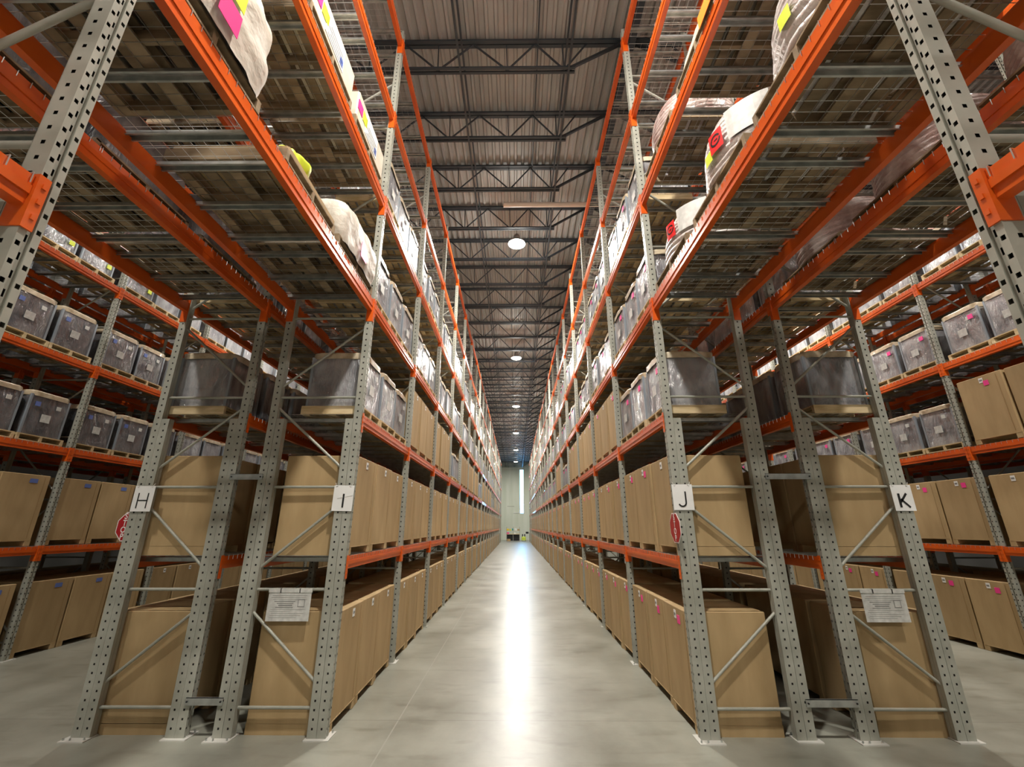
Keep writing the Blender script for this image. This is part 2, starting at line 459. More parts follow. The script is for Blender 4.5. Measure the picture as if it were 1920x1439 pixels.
# row spacers tie H to I and J to K
for R, gap in (('H', .30), ('J', .45)):
    for k in (-1, 0, 1, 2, 3):
        for z in (.34, 2.70, 5.6, 8.9):
            mb = MB(); mb.box(-.05, gap+.05, -.058, -.046, -.035, .035, GALV)
            mb.box(-.05, gap+.05, -.058, -.03, .031, .035, GALV)
            for x in (-.03, gap+.03): mb.tube((x, -.066, 0), (x, -.058, 0), .010, BOLT, 6)
            ob('row_spacer', mb, RACK[R], (DEP, FR[k]-D, z))

# ---------------------------------------------------------------- loads
def crate_parts():
    """tall cardboard crate, aisle side at x=0, front at y=-; origin at base"""
    sl = MB(); a = .395
    sl.bevbox(.004, .90, -a, a, .10, 1.19, .008, CARD)
    sl.box(.004, .90, -a, -a+.012, .0, .104, CARD); sl.box(.004, .90, a-.012, a, .0, .104, CARD)
    for z in (.25,): pass
    sl.box(.001, .004, -a+.09, -a+.094, .13, 1.15, CARDD)
    sk = MB()
    for s in (-1, 1): sk.box(.002, .89, *sorted((s*(a-.014), s*(a-.10))), .004, .098, SKID)
    sk.box(.0, .89, -a+.016, a-.016, .088, .099, SKID)
    lb = MB(); lb.box(-.0, .004, -.05, .02, 1.06, 1.15, PAPER); lb.box(-.001, .004, -.04, .012, 1.09, 1.12, GREYINK)
    pk = MB(); pk.box(-.001, .004, -.17, -.085, 1.01, 1.10, PINK)
    bl_ = MB(); bl_.box(-.001, .004, -.19, -.06, 1.05, 1.12, BLUE)
    return sl, sk, lb, pk, bl_
def pallet_mb(dx, dy, m, h=.12, boards=6, x0=0):
    mb = MB(); b = .018
    for f in (-1, 0, 1):
        yy = f*(dy/2-.018)
        mb.box(x0-(.002 if f else 0), x0+dx, yy-.023, yy+.023, b if not f else .002, h-b if not f else h-.002, m)
    n = boards; wv = dx/(n*1.35)
    for i in range(n):
        x = x0 + (dx-wv)*i/(n-1)
        mb.box(x, x+wv, -dy/2, dy/2, h-b, h, m)
    for i in range(3):
        x = x0 + (dx-wv)*i/2
        mb.box(x, x+wv, -dy/2, dy/2, 0, b, m)
    return mb
def crinkled(x0, x1, y0, y1, z0, z1, m, amp, n=9, seed=0, top=True, bulge=0, fr=5.0):
    """closed rounded box whose skin is rumpled like stretch film or cloth"""
    mb = MB(); cx, cy = (x0+x1)/2, (y0+y1)/2; hx, hy = (x1-x0)/2, (y1-y0)/2
    ring = []; per = 4*n
    for i in range(per):
        s_, t = divmod(i, n); t = t/n*2-1
        p = [(t, -1), (1, t), (-t, 1), (-1, -t)][s_]
        r = .06
        px, py = p; 
        k = max(abs(px), abs(py)); q = (abs(px)**8+abs(py)**8)**(1/8)
        ring.append((px/q, py/q))
    nz = n; vs = []; fs = []
    for j in range(nz+1):
        z = z0 + (z1-z0)*j/nz
        sc = 1 + bulge*math.sin(PI*j/nz)
        if j == nz: sc *= .985
        for (a, b) in ring:
            p = Vector((cx+a*hx*sc, cy+b*hy*sc, z))
            d = noise.noise(p*fr + Vector((seed*3.1, seed*1.7, seed)))*amp
            d2 = noise.noise(Vector((p.x*fr*1.2+seed, p.y*fr*1.2, p.z*fr*.35)))*amp
            vs.append((p.x + a*(d+d2), p.y + b*(d+d2), z + (d*.5 if 0 < j else 0)))
    for j in range(nz):
        for i in range(per): fs.append((j*per+i, j*per+(i+1)%per, (j+1)*per+(i+1)%per, (j+1)*per+i))
    if top:
        c = len(vs); vs.append((cx, cy, z1 + amp*.4))
        fs += [(nz*per+i, nz*per+(i+1)%per, c) for i in range(per)]
    mb.add(vs, fs, m, True)
    return mb
def wrapped_parts(body, seed):
    """grey steel bin with board lid, stretch wrapped on a pallet; aisle side at x=0"""
    pl = pallet_mb(.80, .785, WOOD, .115, 6)
    bd = MB(); bd.bevbox(.04, .77, -.345, .345, .115, .83, .02, body)
    for sx in (.035, .745):
        for sy in (-.35, .32): bd.box(sx, sx+.03, sy, sy+.03, .115, .82, CORNER)
    ld = crinkled(.02, .79, -.37, .37, .795, .885, LID, .012, 6, seed)
    fl = crinkled(.028, .782, -.358, .358, .118, .87, FILM, .014, 10, seed+.5, top=False)
    lb = MB(); lb.box(.018, .022, -.06, .10, .36, .50, PAPERG); lb.box(.016, .022, -.19, -.11, .62, .69, PAPERG)
    return pl, bd, ld, fl, lb
cs = crate_parts()
CR = [m.mesh(n) for m, n in zip(cs, ('cardboard_sleeve', 'skid', 'paper_label', 'pink_sticker', 'blue_print'))]
WP = {}
for key, body in (('grey', BODY), ('dark', BODYD)):
    for v in (0, 1, 2): WP[key, v] = wrapped_parts(body, v*7+1)
WM = {k: [m.mesh(n) for m, n in zip(v, ('bin', 'pallet', 'lid', 'film', 'label'))] for k, v in WP.items()}
def sticker(m, y, z, s=.08, x=-.002):
    mb = MB(); mb.box(x, .02, y-s/2, y+s/2, z-s/2, z+s/2, m); return mb
PKS = sticker(PINK, -.20, .66, .085, .008).mesh('pink_sticker'); YLS = sticker(YELLOW, -.22, .30, .09, .008).mesh('yellow_sticker')
BLS = sticker(BLUE, .22, .66, .08, .012).mesh('blue_print')
# one-mesh versions for far repeats
def joined(parts, extra=None):
    mb = MB()
    for p in parts: mb.merge(p, Matrix.Identity(4))
    return mb
FARC = {'w': joined(cs[:3]), 'p': joined(cs[:4])}
sk_ = sticker(PINK, -.20, .66, .085, .008)
FARW = {}
for v in (0, 1, 2):
    p = WP['grey', v]; FARW['w', v] = joined((p[0], p[1], p[2])); FARW['p', v] = joined((p[0], p[1], p[2], sk_))
FARCM = {k: v.mesh('cardboard_crate') for k, v in FARC.items()}; FARWM = {k: v.mesh('wrapped_bin') for k, v in FARW.items()}

# what stands where: C cardboard crate, P wrapped grey bin, . empty
def content(R, b, l):
    if b < -1 or b in TUN: return None
    if l in (0, 1): return 'C'
    if R == 'I':
        if l == 2: return 'P' if b in (0, 3, 7, 12, 13, 16, 20) else 'C'
        if l in (3, 4): return 'P'
    if R == 'J':
        if l == 2: return 'C' if b in (1, 2, 3, 5) else 'P'
        if l in (3, 4): return 'P'
    if R in 'HK' and l in (2, 3, 4): return 'P'
    if R == 'G': return 'P' if l in (2, 3, 4) else None
    if R in 'FM': return 'C' if l < 2 else 'P'
    if R == 'L':
        if l == 2: return 'C' if b == 0 else 'P'
        if l in (3, 4): return 'P'
    return None
LV = ['on the floor of', 'on shelf one of', 'on shelf two of', 'on shelf three of', 'on shelf four of']
LVG = ['floor level', 'first shelf', 'second shelf', 'third shelf', 'fourth shelf']
RN = {'H': 'rack H', 'I': 'rack I', 'J': 'rack J', 'K': 'rack K', 'G': 'far left rack', 'L': 'far right rack'}
POS = ['front', 'middle', 'rear']
items = []
for R in 'IJHKGLFM':
    xo, dr, b0, b1, _ = ROWS[R]
    for b in range(0, {'I': 20, 'J': 20, 'H': 3, 'K': 3, 'G': 6, 'L': 6, 'F': 4, 'M': 4}[R]+1):
        for l in range(5):
            c = content(R, b, l)
            if not c: continue
            z = 0 if l == 0 else LEV[l-1] + .022
            for i in range(3):
                y = FR[b] + .445 + .82*i
                p = Vector((xo, y, z+.5)); d = (p-CAM).length
                score = 1/d**2
                if R in 'HK': score *= 1 if b == 0 and i == 0 else .1
                if R in 'GL': score *= .5
                if R in 'FM': score = 0
                items.append([score, c, R, b, l, i, y, z, d])
items.sort(key=lambda e: -e[0])
cnt = {'C': 0, 'P': 0}; restm = {'C': MB(), 'P': MB()}
for sc, c, R, b, l, i, y, z, d in items:
    xo, dr = ROWS[R][:2]; rz = 0 if dr > 0 else PI
    rnd = random.Random(f'{R}{b}{l}{i}')
    x = xo + dr*(.012 + rnd.uniform(0, .03 if c == 'C' else .05)); yy = y + rnd.uniform(-.008, .008)
    ro = rz + math.radians(rnd.uniform(-.5, .5) if c == 'C' else rnd.uniform(-.7, .7))
    pink = R in 'JL'; v = rnd.randrange(3); mk = 'p' if pink and rnd.random() < .85 else 'w'
    cnt[c] += 1
    if cnt[c] > 300:
        src = FARC[mk] if c == 'C' else FARW[mk, v]
        restm[c].merge(src, Matrix.Translation((x, yy, z)) @ Matrix.Rotation(ro, 4, 'Z')); continue
    bay = ORD[b]
    if c == 'C':
        lab = f'tan cardboard crate {LV[l]} {RN[R]}, {bay} bay back, {POS[i]} of three'
        g = f'cardboard crates standing on the racks'
    else:
        lab = f'film wrapped bin {LV[l]} {RN[R]}, {bay} bay back, {POS[i]} of three'
        g = f'film wrapped bins on pallets on the racks'
    near = d < 13.5
    if c == 'C':
        if not near: o = ob('cardboard_crate', FARCM[mk], None, (x, yy, z), ro)
        else:
            o = ob('cardboard_crate', CR[0], None, (x, yy, z), ro)
            ob('skid', CR[1], o)
            if R != 'G': ob('paper_label', CR[2], o, (0, rnd.uniform(-.03, .03), 0))
            else: ob('blue_label', CR[4], o)
            if mk == 'p': ob('pink_sticker', CR[3], o, (0, rnd.uniform(-.03, .02), rnd.uniform(-.02, .02)))
        tag(o, lab, 'crate', g)
    else:
        if not near: o = ob('wrapped_bin', FARWM[mk, v], None, (x, yy, z), ro)
        else:
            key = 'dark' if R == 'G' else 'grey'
            M = WM[key, v]
            o = ob('wrapped_bin', M[1], None, (x, yy, z), ro)
            ob('pallet', M[0], o); ob('lid', M[2], o); ob('film', M[3], o); ob('paper_label', M[4], o)
            if mk == 'p': ob('pink_sticker', PKS, o)
            if R == 'G': ob('yellow_sticker' if l == 4 else 'blue_label', YLS if l == 4 else BLS, o)
        tag(o, lab, 'pallet load', g)
for c, n, lab in (('C', 'cardboard_crates', 'distant tan cardboard crates on the deepest bays of the racks'), ('P', 'wrapped_bins', 'distant film wrapped bins on the deepest bays of the racks')):
    if restm[c].v: tag(ob(n, restm[c]), lab, 'pallet loads', kind='stuff')

# ---------------------------------------------------------------- loads over the cross aisle
def coil_mb(r, h, m, seed, z0=.12, rings=9):
    """coil of tubing lying flat, wrapped: stacked bulging turns, hollow middle closed by film"""
    mb = MB(); n = 40; prof = [(0, z0), (r*.8, z0)]
    for k in range(rings):
        za = z0 + (h)*(k)/rings; zb = z0 + h*(k+1)/rings
        f = 1 - .22*(k/(rings-1))**3
        prof += [(r*f*.962, za+.004), (r*f, za+(zb-za)*.3), (r*f, za+(zb-za)*.7), (r*f*.962, zb-.004)]
    prof += [(r*.55, z0+h+.01), (0, z0+h-.03)]
    vs = []; fs = []
    for (rr, z) in prof:
        for i in range(n):
            a = 2*PI*i/n; q = Vector((math.cos(a)*rr, math.sin(a)*rr, z))
            dd = noise.noise(q*4+Vector((seed, 0, seed)))*.05*min(1, rr/r)
            vs.append((q.x*(1+dd), q.y*(1+dd), z + noise.noise(q*6+Vector((0, seed, 0)))*.015))
    for j in range(len(prof)-1):
        for i in range(n): fs.append((j*n+i, j*n+(i+1)%n, (j+1)*n+(i+1)%n, (j+1)*n+i))
    mb.add(vs, fs, m, True); return mb
def coil_load(x, y, z, dr, lab, m, r=.56, h=.62, extra='', seed=0, dy=1.1):
    o = ob('wrapped_coil', coil_mb(r, h, m, seed), None, (x, y, z))
    tag(o, lab, 'wrapped coil', 'wrapped coils of tubing on the shelves over the cross aisle')
    ob('pallet', pallet_mb(1.1, dy, OLDWOOD, .12, 7, -.55), o)
    if 'L' in extra:
        f = MB(); a0 = PI if dr > 0 else 0
        def patch(mb, ang0, ang1, z0_, z1_, mm, rr):
            k = 6; vs = []
            for i in range(k+1):
                a = ang0 + (ang1-ang0)*i/k
                vs += [(math.cos(a)*rr, math.sin(a)*rr, z0_), (math.cos(a)*rr, math.sin(a)*rr, z1_)]
            mb.add(vs, [(2*i, 2*i+2, 2*i+3, 2*i+1) for i in range(k)], mm)
        patch(f, a0+.50, a0+1.15, .34, .66, PAPERG, r*1.035); ob('paper_label', f, o)
        f = MB(); patch(f, a0+.14, a0+.42, .34, .56, REDLAB, r*1.045)
        c0 = a0+.28
        k = 14
        for i in range(k):   # dark ring emblem
            t0, t1 = 2*PI*i/k, 2*PI*(i+1)/k
            if i in (0,): continue
            q = []
            for t, rr_ in ((t0, .062), (t1, .062), (t1, .045), (t0, .045)):
                a = c0 + math.cos(t)*rr_/r; q.append((math.cos(a)*r*1.05, math.sin(a)*r*1.05, .46+math.sin(t)*rr_))
            f.add(q, [(0, 1, 2, 3)], INK)
        patch(f, c0-.02, c0+.05, .452, .464, INK, r*1.05)
        ob('red_label', f, o)
    if 'Y' in extra:
        f = MB(); a0 = PI if dr > 0 else 0
        vs = []
        for i in range(5):
            a = a0 - .05 + .2*i/4; vs += [(math.cos(a)*r*1.04, math.sin(a)*r*1.04, .30), (math.cos(a)*r*1.04, math.sin(a)*r*1.04, .42)]
        f.add(vs, [(2*i, 2*i+2, 2*i+3, 2*i+1) for i in range(4)], YELLOW); ob('yellow_sticker', f, o)
    return o
def thin(m, y, z, s, x):
    mb = MB(); mb.box(x, x+.004, y-s/2, y+s/2, z-s/2, z+s/2, m); return mb
def sheet_load(x, y, z, lab, L=1.05, h=.75, seed=0, stick='', m=None, flat=False, dr=-1):
    """load under a draped white sheet or bag; origin at pallet corner centre, aisle side x=0 going dr"""
    rz = 0 if dr > 0 else PI
    o = ob('bagged_load', crinkled(-.03, 1.05, -L/2+.02, L/2-.02, .10, .12+h, m or CANVAS, .024, 20, seed, bulge=.05, fr=5), None, (x, y, z), rz)
    tag(o, lab, 'bagged load', 'loads bagged in white sheet over the cross aisle')
    ob('pallet', pallet_mb(1.08, L, OLDWOOD, .12, 7), o)
    if 'P' in stick: ob('pink_sticker', thin(PINK, .02, .26, .20, -.078), o)
    if 'Y' in stick: ob('yellow_sticker', thin(YELLOW, .0, .48, .16, -.080), o)
    return o
def carton_load(x, y, z, lab, L=1.05, h=.35, dr=-1, m=None, pink=True):
    rz = 0 if dr > 0 else PI
    bd = MB(); bd.bevbox(.0, 1.05, -L/2+.01, L/2-.01, .12, .12+h, .02, m or CARTON)
    o = ob('carton_load', bd, None, (x, y, z), rz); tag(o, lab, 'carton load', 'cartons on pallets over the cross aisle')
    ob('pallet', pallet_mb(1.08, L, OLDWOOD, .12, 7), o)
    if h < .2: return o
    lb = MB(); s = dr
    lb.box(-.006, 0, -.22, .25, .16, .12+h-.04, PAPER)
    for k in range(4): lb.box(-.008, -.006, -.18, .20 - .05*(k % 2), .19+.05*k, .205+.05*k, GREYINK)
    lb.box(-.008, -.006, -.20, -.12, .2, .3, BLUE)
    ob('paper_label', lb, o)
    if pink:
        e = -(L/2-.10)
        ob('pink_sticker', sticker(PINK, e*s, .12+h*.5, .15, -.006), o); ob('yellow_sticker', sticker(YELLOW, (e+.17)*s, .12+h*.5, .15, -.006), o)
    return o
def dark_load(x, y, z, lab, dr=-1, L=1.1, m=None, h=.6):
    rz = 0 if dr > 0 else PI
    bd = crinkled(.02, 1.03, -L/2+.03, L/2-.03, .12, .12+h, m or BODY, .025, 9, y, fr=4)
    o = ob('wrapped_load', bd, None, (x, y, z), rz); tag(o, lab, 'wrapped load', 'film wrapped loads over the cross aisle')
    ob('pallet', pallet_mb(1.08, L, OLDWOOD, .12, 7), o)
    return o
Z3, Z4 = LEV[2]+.022, LEV[3]+.022
# rack I over the cross aisle
sheet_load(-2.0, 2.02, Z3, 'white sheeted load with pink sticker, rack I over cross aisle, nearest the camera', 1.05, .7, 1, 'PY')
carton_load(-2.0, 3.50, Z3, 'low brown carton over the cross aisle, lower shelf of rack I, middle of three', 1.05, .06, -1, pink=False, m=CARD)
gl = crinkled(-.10, .10, -.16, .16, 0, .12, YELLOW, .05, 8, 4, bulge=.1, fr=9); tag(ob('crumpled_bag', gl, None, (-2.14, 3.30, Z3+.19)), 'crumpled yellow green bag on the low carton over the cross aisle, rack I', 'bag')
sheet_load(-2.0, 4.75, Z3, 'rumpled sheeted load over the cross aisle on rack I, lower shelf, beside the I upright', 1.2, .5, 3, 'P')
carton_load(-2.0, 2.25, Z4, 'pale carton with long paper label on upper shelf above cross aisle, rack I, nearest', 1.05, .38)
carton_load(-2.0, 3.42, Z4, 'pale carton with pink and yellow stickers on upper shelf above cross aisle, rack I, middle', 1.1, .42)
carton_load(-2.0, 4.68, Z4, 'pale carton with white label on upper shelf above cross aisle, rack I, beside its upright', 1.1, .42)
# rack J over the cross aisle
coil_load(2.49, 2.15, Z3, 1, 'white wrapped coil over cross aisle, rack J, lower shelf, nearest the camera', WHITEBAG, .57, .75, 'Y', 1)
coil_load(2.49, 3.40, Z3, 1, 'white wrapped coil with red emblem label on rack J over the cross aisle', WHITEBAG, .57, .72, 'LY', 2)
coil_load(2.49, 4.72, Z3, 1, 'white wrapped coil over cross aisle, rack J, lower shelf, beside the upright', WHITEBAG, .55, .60, 'L', 3)
dark_load(1.93, 2.1, Z4, 'flat carton over cross aisle, rack J, upper shelf, nearest the camera', 1, h=.08, m=CARTON)
dark_load(1.93, 3.30, Z4, 'flat carton over cross aisle, rack J, upper shelf, middle of three', 1, h=.10, m=CARTON)
coil_load(2.49, 4.66, Z4, 1, 'white wrapped coil on the upper shelf over the cross aisle, rack J', PINKBAG, .56, .62, '', 4)
# racks H and K, seen between the long beams
for k, (yy, n) in enumerate(((2.1, 'nearest the camera'), (3.4, 'middle of three'), (4.7, 'beside the upright'))):
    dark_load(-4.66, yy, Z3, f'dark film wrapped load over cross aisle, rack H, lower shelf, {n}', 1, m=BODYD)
    coil_load(4.22, yy, Z3, -1, f'pinkish wrapped coil over cross aisle, rack K, lower shelf, {n}', PINKBAG, .56, .6, '', 5+k)
    if k: dark_load(-4.66, yy, Z4, f'film wrapped load over cross aisle, rack H, upper shelf, {n}', 1, m=BODY)
    if k: coil_load(4.22, yy, Z4, -1, f'pinkish wrapped coil over cross aisle, rack K, upper shelf, {n}', PINKBAG, .56, .6, '', 9+k)
    carton_load(-8.42, yy+.05, Z3, f'brown carton over cross aisle on far left rack, {n}', 1.1, .55, -1, m=CARD)
    dark_load(8.44, yy+.05, Z3, f'wrapped load over cross aisle on far right rack, {n}', 1, m=BODY)
# orange tag clipped to the upper J beam
tg = MB(); tg.box(-.012, -.006, -.13, .13, 0, .16, ORLAB)
tag(ob('beam_tag', tg, None, (1.905, 2.98, LEV[3]+.03)), 'orange tag standing on the upper orange beam of rack J over the cross aisle', 'tag')

# ---------------------------------------------------------------- signs
def bars(lst, m, y=-.004):
    mb = MB()
    for (x0, z0, x1, z1, t) in lst: mb.bar((x0, y, z0), (x1, y, z1), .002, t, m, up=Vector((z1-z0, 0, -(x1-x0))))
    return mb
def letter_sign(ch, x, z, tilt=0):
    o = MB(); nx, nz = 6, 8; W, H = .245, .302; vs = []; fs = []
    for j in range(nz+1):
        for i in range(nx+1):
            u, v = i/nx, j/nz
            b = (.004*math.sin(v*PI)*math.sin(u*3) + (.005*abs(v-.48)*2 if ch == 'I' else 0))
            vs.append(((u-.5)*W, -b*0-.0, -v*H))
    for j in range(nz):
        for i in range(nx): fs.append((j*(nx+1)+i, j*(nx+1)+i+1, (j+1)*(nx+1)+i+1, (j+1)*(nx+1)+i))
    mb = MB(); mb.box(-W/2, W/2, -.001, .001, -H, 0, PAPER)
    if ch == 'I': mb.bar((-.07, -.003, -.155), (.115, -.003, -.115), .004, .004, PAPER)
    s = ob('letter_sign', mb, None, (x, D-PW/2-.012, z), rot=(0, math.radians(tilt), 0))
    tag(s, {'H': 'white paper sign with thin black letter H on the leftmost rack upright',
            'I': 'creased white paper sign with black letter I on the left upright of the centre aisle',
            'J': 'white paper sign with black letter J on the right upright of the centre aisle',
            'K': 'white paper sign with bold black letter K on the rightmost rack upright'}[ch], 'sign', 'rack letter signs')
    if ch == 'H': L = bars([(-.058, -.085, -.058, -.265, .012), (.058, -.085, .058, -.265, .012), (-.058, -.172, .058, -.172, .012)], INK)
    if ch == 'I': L = bars([(.006, -.10, .006, -.262, .021)], INK)
    if ch == 'K': L = bars([(-.048, -.10, -.048, -.262, .026), (.046, -.10, -.038, -.20, .024), (-.032, -.165, .060, -.262, .022)], INK)
    if ch == 'J':
        pts = [(.03, -.085)] + [(.03-.045+.045*math.cos(a), -.215-.045*math.sin(a)) for a in [PI*k/8 for k in range(0, 8)]]
        L = MB()
        for (a, b) in zip(pts[:-1], pts[1:]):
            L.bar((a[0], -.004, a[1]+.0), (b[0], -.004, b[1]), .002, .018, INK, up=Vector((b[1]-a[1], 0, -(b[0]-a[0]))))
    ob('lettering', L, s)
    for sx in (-.095, .085):
        t = MB(); t.tube((sx, -.004, -.015), (sx+.02*(-1 if sx < 0 else 1), .006, .03), .003, TIE, 5); t.tube((sx, -.004, -.015), (sx-.02*(-1 if sx < 0 else 1), -.004, -.004), .003, TIE, 5)
        ob('cable_tie', t, s)
letter_sign('H', -4.545, 2.59); letter_sign('I', -2.095, 2.595, 1); letter_sign('J', 2.025, 2.605); letter_sign('K', 4.665, 2.595)
def stop_sign(loc, rz, lab, spin=0):
    R_ = .185; mb = MB(); n = 8
    def octo(r, y0, y1, m):
        vs = [(r*math.cos(2*PI*(i+.5)/n), y, r*math.sin(2*PI*(i+.5)/n)) for y in (y0, y1) for i in range(n)]
        mb.add(vs, [(i, (i+1)%n, n+(i+1)%n, n+i) for i in range(n)] + [tuple(range(n)), tuple(range(2*n-1, n-1, -1))], m)
    octo(R_, -.002, .003, SIGNWHITE); octo(R_*.93, -.004, -.002, REDSIGN)
    o = ob('stop_sign', mb, None, loc, rz); tag(o, lab, 'stop sign', 'stop signs under the letter signs')
    for k, ch in enumerate('STOP'):
        cu = bpy.data.curves.new('lettering', 'FONT'); cu.body = ch; cu.size = .098; cu.align_x = 'CENTER'; cu.align_y = 'CENTER'; cu.extrude = .0006; cu.offset = .0022
        cu.materials.append(SIGNWHITE)
        tmp = bpy.data.objects.new('tmp', cu); me = bpy.data.meshes.new_from_object(tmp); bpy.data.objects.remove(tmp)
        t = bpy.data.objects.new('lettering', me); C.objects.link(t); t.parent = o; t.location = (-.062 if loc[0] < 0 else 0, -.0055, .118-.079*k); t.rotation_euler = (PI/2, 0, 0)
        t.scale = (.95, 1, 1)
stop_sign((-4.74, 5.558, 2.115), math.radians(-9), 'red octagonal stop sign below the letter H, angled beside the leftmost upright')
stop_sign((1.905, 5.47, 2.10), math.radians(-90), 'red octagonal stop sign below the letter J, flat on the aisle side of the upright')
def notice(x, z, lab):
    mb = MB(); mb.box(-.245, .245, -.001, .001, -.305, 0, PAPERG)
    mb.box(-.25, .25, -.006, .004, -.008, .03, PAPERG)
    o = ob('paper_notice', mb, None, (x, D-.024, z)); tag(o, lab, 'notice', 'printed load notices on the braces')
    pr = MB()
    for k, (a, b, t) in enumerate([(-.2, .2, .006), (-.21, .19, .005), (-.19, .2, .004), (-.17, .07, .008), (-.14, .05, .008), (-.12, .04, .012), (-.15, .05, .007), (-.2, .19, .004), (-.21, .02, .004), (-.19, .18, .004), (-.2, .15, .004), (-.2, .1, .004)]):
        zz = -.04 - .0205*k; pr.box(a, b, -.0025, -.001, zz-t/2, zz+t/2, GREYINK if k in (3, 4, 5, 6) else GREYPR)
    pr.box(.10, .18, -.0025, -.001, -.16, -.08, GREYINK); pr.box(.108, .172, -.003, -.001, -.152, -.088, PAPERG)
    ob('printing', pr, o)
    for sx in (-.11, .11):
        t = MB(); t.box(sx-.004, sx+.004, -.012, .012, -.012, .034, BOLT); ob('cable_tie', t, o)
notice(-2.585, 1.405, 'white printed notice tied under the brace of the I rack end frame')
notice(4.165, 1.405, 'white printed notice tied under the brace of the K rack end frame')

# ---------------------------------------------------------------- the building
FL = MB(); FL.box(-16, 16, -14, 71, -.2, 0, FLOOR); struct('floor', FL)
RF = MB(); zt = 11.95; p_ = .20; x = -16.0
prof = []
while x < 16: prof += [(x, 0), (x+.05, 0), (x+.075, .05), (x+.175, .05)]; x += p_
prof.append((16.0, 0))
vs = [(a, -14, zt+b) for a, b in prof] + [(a, 71, zt+b) for a, b in prof]; n_ = len(prof)
RF.add(vs, [(i, n_+i, n_+i+1, i+1) for i in range(n_-1)], ROOF)
RF.box(-16, 16, -14, 71, zt+.06, zt+.2, ROOF)
struct('ceiling', RF)
wl = MB()
WX0, WX1, WZ0, WZ1 = .70, 1.28, 3.95, 10.75
wl.box(-16, WX0, 71, 71.3, 0, 12.1, TILT); wl.box(WX1, 16, 71, 71.3, 0, 12.1, TILT)
wl.box(WX0, WX1, 71, 71.3, 0, WZ0, TILT); wl.box(WX0, WX1, 71, 71.3, WZ1, 12.1, TILT)
wl.box(-1.3, -.2, 70.96, 71, 5.0, 5.06, GREY); wl.box(-.3, .55, 70.9, 71, 4.0, 4.08, PAPER)
struct('wall_far', wl)
wn = MB(); wn.box(WX0, WX1, 71.12, 71.14, WZ0, WZ1, DAY)
wo = struct('window_1', wn)
wf = MB()
for a, b in ((WX0, WX0+.03), (WX1-.03, WX1)): wf.box(a, b, 71.05, 71.12, WZ0, WZ1, GREY)
wf.box(WX0, WX1, 71.05, 71.12, WZ0, WZ0+.04, GREY); wf.box(WX0, WX1, 71.05, 71.12, WZ1-.04, WZ1, GREY)
ob('window_frame', wf, wo)
for nm, a in (('wall_left', (-16.3, -16, -14, 71.3, 0, 12.1)), ('wall_right', (16, 16.3, -14, 71.3, 0, 12.1)), ('wall_back', (-16.3, 16.3, -14.3, -14, 0, 12.1))):
    m = MB(); m.box(*a, PANEL); struct(nm, m)
# roof joists: bottom chord stops short of the girder, end web rises to the seat
def joist(x_seat, sgn, L):
    mb = MB(); zt_, zb_ = 11.90, 11.10
    X = lambda a: x_seat - sgn*a
    for dy in (-.045, .045):
        mb.bar((X(0), dy, zt_-.02), (X(L), dy, zt_-.02), .07, .05, JOIST); mb.bar((X(1.08), dy, zb_), (X(L-1.08), dy, zb_), .05, .045, JOIST)
    bn = [1.30]; 
    while bn[-1] + 1.44 < L-1.2: bn.append(bn[-1] + (1.18 if len(bn) == 1 else 1.44))
    mb.bar((X(.05), 0, zt_-.04), (X(1.25), 0, zb_), .05, .06, JOIST)
    mb.bar((X(L-.05), 0, zt_-.04), (X(L-1.25), 0, zb_), .05, .06, JOIST)
    for i, a in enumerate(bn):
        a = min(a, L-1.25)
        lo = (a + bn[i-1])/2 if i else .80
        hi = (a + bn[i+1])/2 if i+1 < len(bn) else a+.6
        for t in (lo, hi): mb.bar((X(a), 0, zb_), (X(min(t, L-.3)), 0, zt_-.04), .028, .028, JOIST)
        mb.bar((X(a), 0, zb_), (X(a+.02), 0, zt_-.04), .022, .022, JOIST)
    return mb
JL = joist(2.33, 1, 12.0).mesh('roof_joist'); JR = joist(2.47, -1, 12.0).mesh('roof_joist'); J3 = joist(-9.77, 1, 6.0).mesh('roof_joist')
y = 6.52 - 1.68*5
while y < 70.5:
    for m in (JL, JR, J3): o = ob('ceiling_joist', m, None, (0, y, 0)); o['kind'] = 'structure'
    y += 1.68
gd = MB()
for xg in (2.40, -9.72, 14.5):
    gd.box(xg-.06, xg+.06, -14, 71, 11.86, 11.90, JOIST); gd.box(xg-.012, xg+.012, -14, 71, 11.5, 11.86, JOIST); gd.box(xg-.06, xg+.06, -14, 71, 11.47, 11.5, JOIST)
struct('ceiling_girder', gd)
br = MB()
for xb in (-1.12, 1.12, -4.6, -8, 5.6, 9):
    br.box(xb-.02, xb+.02, -13, 70.9, 11.06, 11.10, JOIST)
    br.box(xb-.02, xb+.02, -13, 70.9, 11.83, 11.87, JOIST)
for xb in (.5,): br.box(xb-.015, xb+.015, -13, 70.9, 11.84, 11.87, JOIST)
struct('ceiling_bridging', br)
# pipes
pp = MB(); pp.tube((-.33, 0, 0), (4.2, 0, 0), .07, WHITEPIPE, 12)
tag(ob('roof_pipe', pp, None, (0, 10.35, 10.98)), 'cream pipe hanging across the roof just before the nearest lamp', 'pipe')
